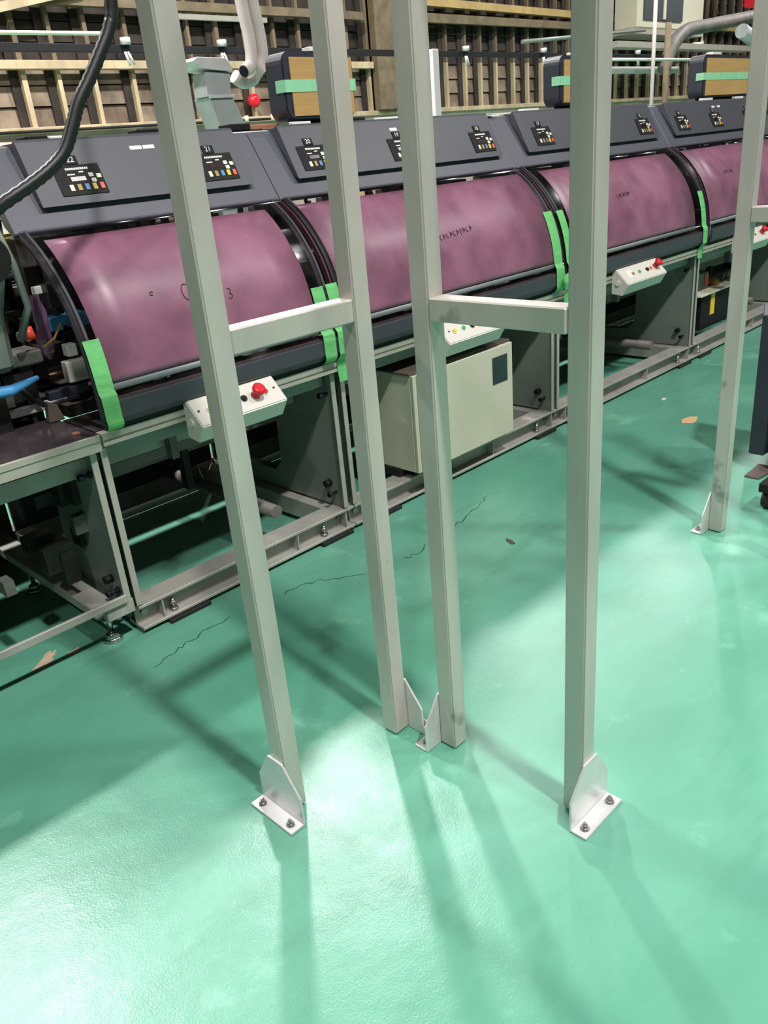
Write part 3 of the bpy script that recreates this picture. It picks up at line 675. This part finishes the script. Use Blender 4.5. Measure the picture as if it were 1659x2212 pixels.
single('hanging_hose', 'thick black hose hanging down in front of the hood at upper left', 'hose', MB().tube(sp, 0.017, 12, [0.0165+(0.0015 if i % 2 else -0.0005) for i in range(len(sp))]), 'hose')

# ------------------------------------------------------------------ clutter around the open end of the machine
so2 = simple('press_arm', 'grey-green cast machine arm at the left edge above the open table', 'machine arm',
    [('column', MB().prism([(2.62, 0.93), (2.60, 1.10), (2.52, 1.20), (2.50, 1.42), (2.74, 1.42), (2.76, 0.93)], 'x', 0.80, 0.955), 'panel', 0.02),
     ('foot', B(0.82, 0.90, 2.64, 2.74, 0.736, 0.929), 'guts', 0.004),
     ('strap', MB().tube([(0.965, 2.56, 1.40), (1.0, 2.56, 1.25), (1.02, 2.58, 1.12), (0.985, 2.62, 1.02)], 0.012, 8), 'panel', 0),
     ('hub', MB().cyl((0.90, 2.485, 1.28), (0.90, 2.50, 1.28), 0.07, 24), 'black', 0)])
simple('tool_tray', 'pale grey tray at the left edge on the open table', 'tray', [('tray', B(0.70, 1.06, 2.66, 2.78, 0.93, 0.975), 'gutsl', 0.006), ('leg', B(0.80, 0.84, 2.68, 2.72, 0.736, 0.929), 'guts', 0), ('leg', B(0.98, 1.02, 2.68, 2.72, 0.736, 0.929), 'guts', 0)])
single('blue_bin', 'sky-blue bin left of the two behind the clear guard edge', 'bin', B(1.128, 1.168, 2.70, 2.78, 1.01, 1.055), 'bluebin', 0.004, 'blue bins inside the machine')
single('blue_bin', 'sky-blue bin right of the two, next to the pink film edge', 'bin', B(1.20, 1.262, 2.70, 2.78, 1.01, 1.055), 'bluebin', 0.004, 'blue bins inside the machine')
single('blue_cloth', 'blue cloth at the left edge on the open table', 'cloth', MB().tube([(0.72, 2.58, 0.90), (0.90, 2.58, 0.885), (1.0, 2.60, 0.90)], 0.02, 8, [0.022, 0.018, 0.008]), 'bluebin')
def bag():
    mb = MB(); pr = [(0.005, 0.93), (0.035, 0.955), (0.042, 1.0), (0.03, 1.04), (0.036, 1.08), (0.026, 1.12), (0.02, 1.14)]
    n = 10; vs = []
    rd = random.Random(4)
    for r, z in pr:
        for i in range(n):
            a = 2*PI*i/n; k_ = r*rd.uniform(.7, 1.2); vs.append((1.10+k_*0.7*math.cos(a)-0.012, 2.68+k_*0.6*math.sin(a), z))
    fs = [(j*n+i, j*n+(i+1) % n, (j+1)*n+(i+1) % n, (j+1)*n+i) for j in range(len(pr)-1) for i in range(n)]
    mb.add(vs, fs+[tuple(range(n-1, -1, -1)), tuple((len(pr)-1)*n+i for i in range(n))]); return mb
simple('purple_bag', 'crinkled purple film bag with yellow string hanging over the open table', 'bag', [('bag', bag(), 'purple', 0), ('string', MB().tube([(1.06, 2.645, 0.98), (1.10, 2.64, 1.0), (1.135, 2.645, 1.04)], 0.004, 6), 'ochre', 0), ('clip', B(1.085, 1.115, 2.67, 2.69, 1.1405, 1.165), 'white', 0.002)])
single('olive_tube', 'olive-yellow tube running behind the guard at upper left', 'tube', MB().cyl((0.6, 3.10, 1.27), (2.0, 3.10, 1.27), 0.035, 18), 'olive')
simple('yellow_cord', 'bright yellow cord above the olive tube at upper left', 'cord', [('cord', MB().tube([(1.30, 3.05, 1.38), (1.335, 3.05, 1.33), (1.34, 3.05, 1.305), (1.20, 3.05, 1.308), (1.15, 3.05, 1.306)], 0.006, 8), 'yellow', 0)])
simple('red_spool', 'orange-red spool ring on the open table', 'spool', [('ring', MB().cyl((1.03, 2.70, 1.02), (1.06, 2.69, 1.025), 0.022, 16), 'orange', 0), ('core', MB().cyl((1.01, 2.70, 1.02), (1.029, 2.70, 1.02), 0.014, 14), 'white', 0)])
for i, (x, lab) in enumerate(((1.00, 'black scraper foot standing on the glossy cover sheet at left'),)):
    simple('scraper', lab, 'tool', [('blade', MB().prism([(x, .7455), (x+.055, .7455), (x+.04, .80), (x+.01, .815)], 'y', 2.60, 2.63), 'brown', .003), ('stem', MB().tube([(x+.01, 2.63, .80), (x-.03, 2.68, .86), (x-.06, 2.72, .93)], .01, 8), 'guts', 0)])
single('wooden_tag', 'small orange-brown tag lying on the glossy cover sheet', 'tag', B(0.985, 1.005, 2.395, 2.415, 0.7455, 0.75), 'leather')
simple('black_cables', 'black looping cables under the left end of the hood', 'cable', [('cable', MB().tube(smooth([(1.235, 2.75, 1.42), (1.26, 2.74, 1.345), (1.30, 2.73, 1.312), (1.36, 2.73, 1.322), (1.41, 2.73, 1.335), (1.45, 2.74, 1.30)], 5), 0.008, 8), 'black', 0), ('cable', MB().tube(smooth([(1.30, 2.78, 1.42), (1.315, 2.76, 1.36), (1.33, 2.74, 1.31)], 5), 0.006, 8), 'black', 0), ('bracket', B(1.20, 1.33, 2.72, 2.76, 1.285, 1.303), 'rubber', 0.002)])
for x, z, lab, m in ((1.44, 1.325, 'pale grey motor housing under the hood at left', 'gutsl'), (1.86, 1.31, 'grey motor housing under the hood between the left posts', 'beamdark'), (3.68, 1.32, 'pale motor housing under the hood at the third film corner', 'gutsl')):
    simple('drive_motor', lab, 'motor', [('housing', MB().cyl((x, 2.92, z), (x+0.09, 2.92, z), 0.032, 18), m, 0), ('mount', B(x+.02, x+.06, 2.90, 2.94, z+0.031, 1.419), 'guts', 0), ('shaft', MB().cyl((x-.03, 2.92, z), (x-.0005, 2.92, z), 0.01, 10), 'chrome', 0)])

def odd(name, label, x0, x1, y, z0, z1, m, d=0.04):
    single(name, label, name.split('_')[-1], B(x0, x1, y, y+d, z0, z1), m, 0.003)
odd('white_bracket', 'small white bracket with a dark hole below the purple bag', 1.125, 1.16, 2.62, .935, .975, 'whitebox')
odd('brown_block', 'white block with a brown face beside the widest green tape strip', 1.10, 1.185, 2.60, .855, .925, 'whitebox')
odd('orange_strip', 'thin orange strip lying among the dark mechanism at the left edge', 1.04, 1.085, 2.60, .895, .902, 'leather', .012)
odd('blue_strip', 'dark blue strip low among the mechanism left of the widest tape', 1.02, 1.16, 2.60, .815, .845, 'navy', .03)
odd('steel_bar', 'pale steel bar lying at the back of the glossy cover sheet', .80, 1.15, 2.665, .775, .800, 'galv', .03)
# ------------------------------------------------------------------ right edge: dark equipment column
simple('dark_cabinet', 'tall navy-black cabinet column at the right edge behind the far frame', 'cabinet',
    [('side_cover', MB().prism([(3.55, 1.315), (3.55, 1.25), (3.78, 1.23), (3.78, 1.40)], 'z', 0.075, 0.70), 'navy', 0.004), ('core', B(3.57, 3.78, 1.02, 1.229, 0.02, 0.70), 'rubber', 0.004), ('foot_plate', MB().prism([(3.45, 1.285), (3.45, 1.225), (3.62, 1.20), (3.62, 1.29)], 'z', 0.0, 0.008), 'brown', 0)])
simple('castor_base', 'black rounded castor base at the right edge on the green floor', 'castor', [('wheel', MB().cyl((3.19, 1.10, 0.04), (3.19, 1.05, 0.04), 0.039, 20), 'rubber', 0), ('fork', B(3.14, 3.24, 1.04, 1.11, 0.0795, 0.12), 'black', 0.004)])

# ------------------------------------------------------------------ floor litter
single('paper_scrap', 'tan paper scrap lying on the green floor at right', 'scrap', MB().prism([(4.00, 1.845), (4.02, 1.80), (4.06, 1.795), (4.14, 1.822), (4.12, 1.86), (4.05, 1.872)], 'z', 0.0005, 0.002), 'scrap')
single('dark_flake', 'small dark flake on the green floor between the middle posts and right post', 'flake', MB().prism([(2.355, 1.785), (2.335, 1.77), (2.325, 1.735), (2.338, 1.728), (2.352, 1.755)], 'z', 0.0005, 0.003), 'brown')
single('white_flake', 'tiny white flake on the floor below the machine near the tan scrap', 'flake', MB().prism([(4.33, 2.13), (4.34, 2.11), (4.37, 2.12), (4.36, 2.14)], 'z', 0.0005, 0.003), 'white')

# ------------------------------------------------------------------ background between machine and wall
for x, y in ((3.90, 5.0), (3.985, 4.99)):
    pts = smooth([(x-0.04, y, 3.4), (x-0.05, y, 2.8), (x-0.03, y, 2.45), (x-0.005, y, 2.25), (x-0.005, y, 2.12), (x-0.03, y, 2.06), (x-0.10 if x < 3.95 else x-0.01, y-0.02, 2.02 if x > 3.95 else 2.03)], 5)
    o = MB().tube(pts, 0.042, 16)
    simple('flexible_duct', 'pale flexible air duct hanging at top left, '+('open end facing left' if x < 3.95 else 'right one of the pair'), 'duct', [('hose', o, 'duct', 0), ('open_end', MB().tube([pts[-1], pts[-1]+(pts[-1]-pts[-2]).normalized()*0.004], 0.036, 14), 'black', 0)], group='pale ducts hanging at top left')
single('duct_elbow', 'pale duct elbow just behind the two hanging ducts', 'duct', MB().tube(smooth([(3.84, 5.15, 2.02), (3.91, 5.15, 1.985), (3.99, 5.15, 2.0), (4.02, 5.15, 2.04), (4.04, 5.15, 2.2), (4.04, 5.15, 3.0)], 5), 0.045, 14), 'duct')
simple('sheet_metal_chute', 'galvanised sheet metal chute behind the machine at top left', 'chute',
    [('pedestal', B(3.58, 3.85, 5.0, 5.17, 0.0, 1.199), 'sheet', 0), ('top_cap', MB().prism([(3.40, 2.09), (3.44, 2.115), (3.66, 2.11), (3.71, 2.06), (3.70, 2.03), (3.45, 2.05)], 'y', 4.98, 5.2), 'galv', 0.003),
     ('neck', MB().prism([(3.50, 2.03), (3.49, 1.885), (3.68, 1.89), (3.70, 2.029)], 'y', 5.0, 5.15), 'sheet', 0.003),
     ('skirt', MB().prism([(3.50, 1.884), (3.56, 1.68), (3.56, 1.2), (3.88, 1.2), (3.80, 1.62), (3.68, 1.884)], 'y', 4.99, 5.18), 'sheet', 0.003),
     ('lip', B(3.49, 3.69, 4.975, 4.989, 1.875, 1.893), 'galv', 0.002)])
single('white_post', 'slender white upright behind the machine right of the middle posts', 'post', B(5.77, 5.845, 5.0, 5.06, 0.0, 2.19), 'white', 0.003)
single('thin_pipe', 'thin white horizontal pipe at top left in front of the plank wall', 'pipe', MB().cyl((2.6, 7.0, 2.52), (4.0, 7.0, 2.54), 0.016, 10), 'cream')
single('thin_pipe', 'grey-green horizontal strut behind the hanging ducts', 'pipe', B(4.55, 5.7, 7.0, 7.04, 2.67, 2.71), 'alu')
single('thin_pipe', 'thin white horizontal pipe left of the far cardboard-faced box', 'pipe', MB().cyl((11.0, 7.0, 2.385), (15.1, 7.0, 2.40), 0.022, 10), 'cream')
single('thin_pipe', 'thin pink-grey vertical pipe right of the right front post', 'pipe', MB().cyl((13.12, 6.9, 0.0), (13.1, 6.9, 4.2), 0.03, 10), 'duct')
single('thin_pipe', 'greenish vertical pipe left of the far cardboard-faced box', 'pipe', MB().cyl((14.13, 7.2, 0.0), (14.13, 7.2, 2.95), 0.05, 10), 'timber')
single('thin_pipe', 'thin grey vertical wire rod beside the left front post at top', 'pipe', MB().cyl((3.30, 5.3, 0.0), (3.30, 5.3, 3.0), 0.016, 8), 'alu')
bp_ = simple('busbar_rail', 'long black busbar rail crossing in front of the plank wall', 'rail',
    [('rail', B(3.0, 15.6, 8.0, 8.06, 2.535, 2.605), 'black', 0.004)] +
    [('hook', MB().cyl((x, 7.98, 2.60), (x, 7.98, 2.66), 0.05, 8).cyl((x, 7.97, 2.42), (x-.03, 7.97, 2.54), 0.012, 6).cyl((x, 7.97, 2.54), (x+.05, 7.97, 2.43), 0.012, 6), 'galv', 0) for x in (4.72, 5.85, 9.9, 11.75, 13.3, 14.6)], loc=(9, 8.03, 2.535))
simple('wall_cable', 'thin black cable clipped along the top of the concrete wall base', 'cable', [('cable', MB().tube([(2.0, 9.74, 1.98), (6.8, 9.74, 1.985), (8.6, 9.74, 1.99)], 0.018, 6), 'black', 0)] +
    [('clip', MB().cyl((x, 9.72, 1.97), (x, 9.72, 2.04), 0.03, 8), 'cream', 0) for x in (4.9, 6.9, 7.35, 7.8, 8.2)])
single('red_ball', 'small red round alarm on a timber stud at top left', 'alarm', MB().tube([(7.58, 9.86, 2.22), (7.58, 9.83, 2.22), (7.58, 9.77, 2.22), (7.58, 9.74, 2.22)], .08, 16, [.05, .085, .085, .04]), 'red')
# air conditioner and insulated pipes at top right
simple('condenser_unit', 'cream air-conditioner condenser with dark grille high at top right', 'air conditioner',
    [('case', B(16.4, 19.2, 9.0, 9.5, 3.20, 4.4), 'beige', 0.02), ('grille', B(16.62, 18.2, 8.97, 8.999, 3.34, 4.3), 'grille', 0), ('grille_bar', B(17.35, 17.45, 8.95, 8.969, 3.36, 4.28), 'beige', 0),
     ('shelf', B(16.0, 19.0, 8.9, 9.55, 3.08, 3.17), 'alu', 0), ('drain_pipe', MB().tube([(18.3, 8.9, 3.3), (19.0, 8.9, 3.25), (19.0, 8.9, 2.95), (18.6, 8.9, 2.92)], 0.05, 8), 'cream', 0)])
single('insulated_pipe', 'thick grey insulated pipe at top right', 'pipe', MB().tube(smooth([(15.6, 8.0, 2.35), (15.9, 8.0, 2.75), (16.4, 8.0, 3.0), (17.2, 8.0, 3.1), (18.6, 8.0, 3.25), (20.5, 8.0, 3.45)], 5), 0.12, 14), 'beamdark')
single('insulated_pipe', 'shorter slanting grey pipe meeting the right-edge post at top right', 'pipe', MB().tube([(17.9, 7.6, 2.98), (18.7, 7.6, 2.80), (20.4, 7.6, 2.45)], 0.13, 14), 'sheet')
single('cable_tray', 'pale cable tray under the condenser at top right', 'tray', B(15.0, 21, 8.6, 8.9, 2.80, 2.90), 'alu')
single('cable_tray', 'thin slanting pale conduit left of the condenser', 'conduit', MB().cyl((11.8, 8.4, 2.80), (15.6, 8.4, 3.05), 0.03, 8), 'panel')
single('warning_sign', 'small red and white sign at the very top right', 'sign', B(21.2, 22.4, 8.98, 9.0, 3.72, 4.4), 'red')
single('roof_panel_light', 'white-blue reflector strip behind the far cardboard-faced box', 'reflector', B(15.6, 18.6, 9.2, 9.3, 2.44, 2.56), 'white')
# equipment seen through the gap below the hood
def far_cab(x0, x1, y, z1, m, label, cat='cabinet', name='storage_cabinet'):
    simple(name, label, cat, [('body', B(x0, x1, y, y+0.5, 0.0, z1), m, 0.008), ('door', B(x0+.02, (x0+x1)/2-.005, y-.015, y-.0005, .08, z1-.03), m, 0.003), ('door', B((x0+x1)/2+.005, x1-.02, y-.015, y-.0005, .08, z1-.03), m, 0.003)])
far_cab(2.5, 3.35, 7.7, 1.46, 'wallbase', 'pinkish cabinet seen under the left end of the hood')
far_cab(3.45, 4.3, 7.9, 1.40, 'beige', 'cream cabinet glimpsed under the hood left of the front post')
far_cab(4.9, 6.1, 7.7, 1.34, 'gutsl', 'grey cabinet glimpsed under the hood between the left posts')
single('carton', 'left of two tan cartons seen under the hood between the middle posts', 'carton', B(7.50, 7.74, 7.6, 7.9, 0.85, 1.24), 'scrap', 0.004, 'tan cartons seen under the hood')
single('carton', 'right of two tan cartons seen under the hood between the middle posts', 'carton', B(7.76, 8.12, 7.6, 7.9, 0.85, 1.24), 'scrap', 0.004, 'tan cartons seen under the hood')
simple('carton_bench', 'dark bench carrying the two tan cartons behind the machine', 'bench', [('top', B(7.2, 8.5, 7.5, 8.0, 0.81, 0.849), 'guts', 0.004)]+[('leg', B(x, x+.06, y, y+.06, 0, 0.809), 'guts', 0) for x in (7.22, 8.42) for y in (7.52, 7.92)])
for i, x in enumerate((3.36, 4.6, 6.5, 7.0, 9.4, 10.6)):  # plain steel columns behind the machine, no cables in them
    single('steel_column', ('narrow dark column behind the machine, '+('leftmost', 'second from left', 'third from left', 'fourth from left', 'fifth from left', 'rightmost')[i]+' of those glimpsed below the hood'), 'pillar', B(x, x+0.08, 6.9, 6.98, 0, 1.55), 'rubber', 0.003, 'dark columns glimpsed below the hood')
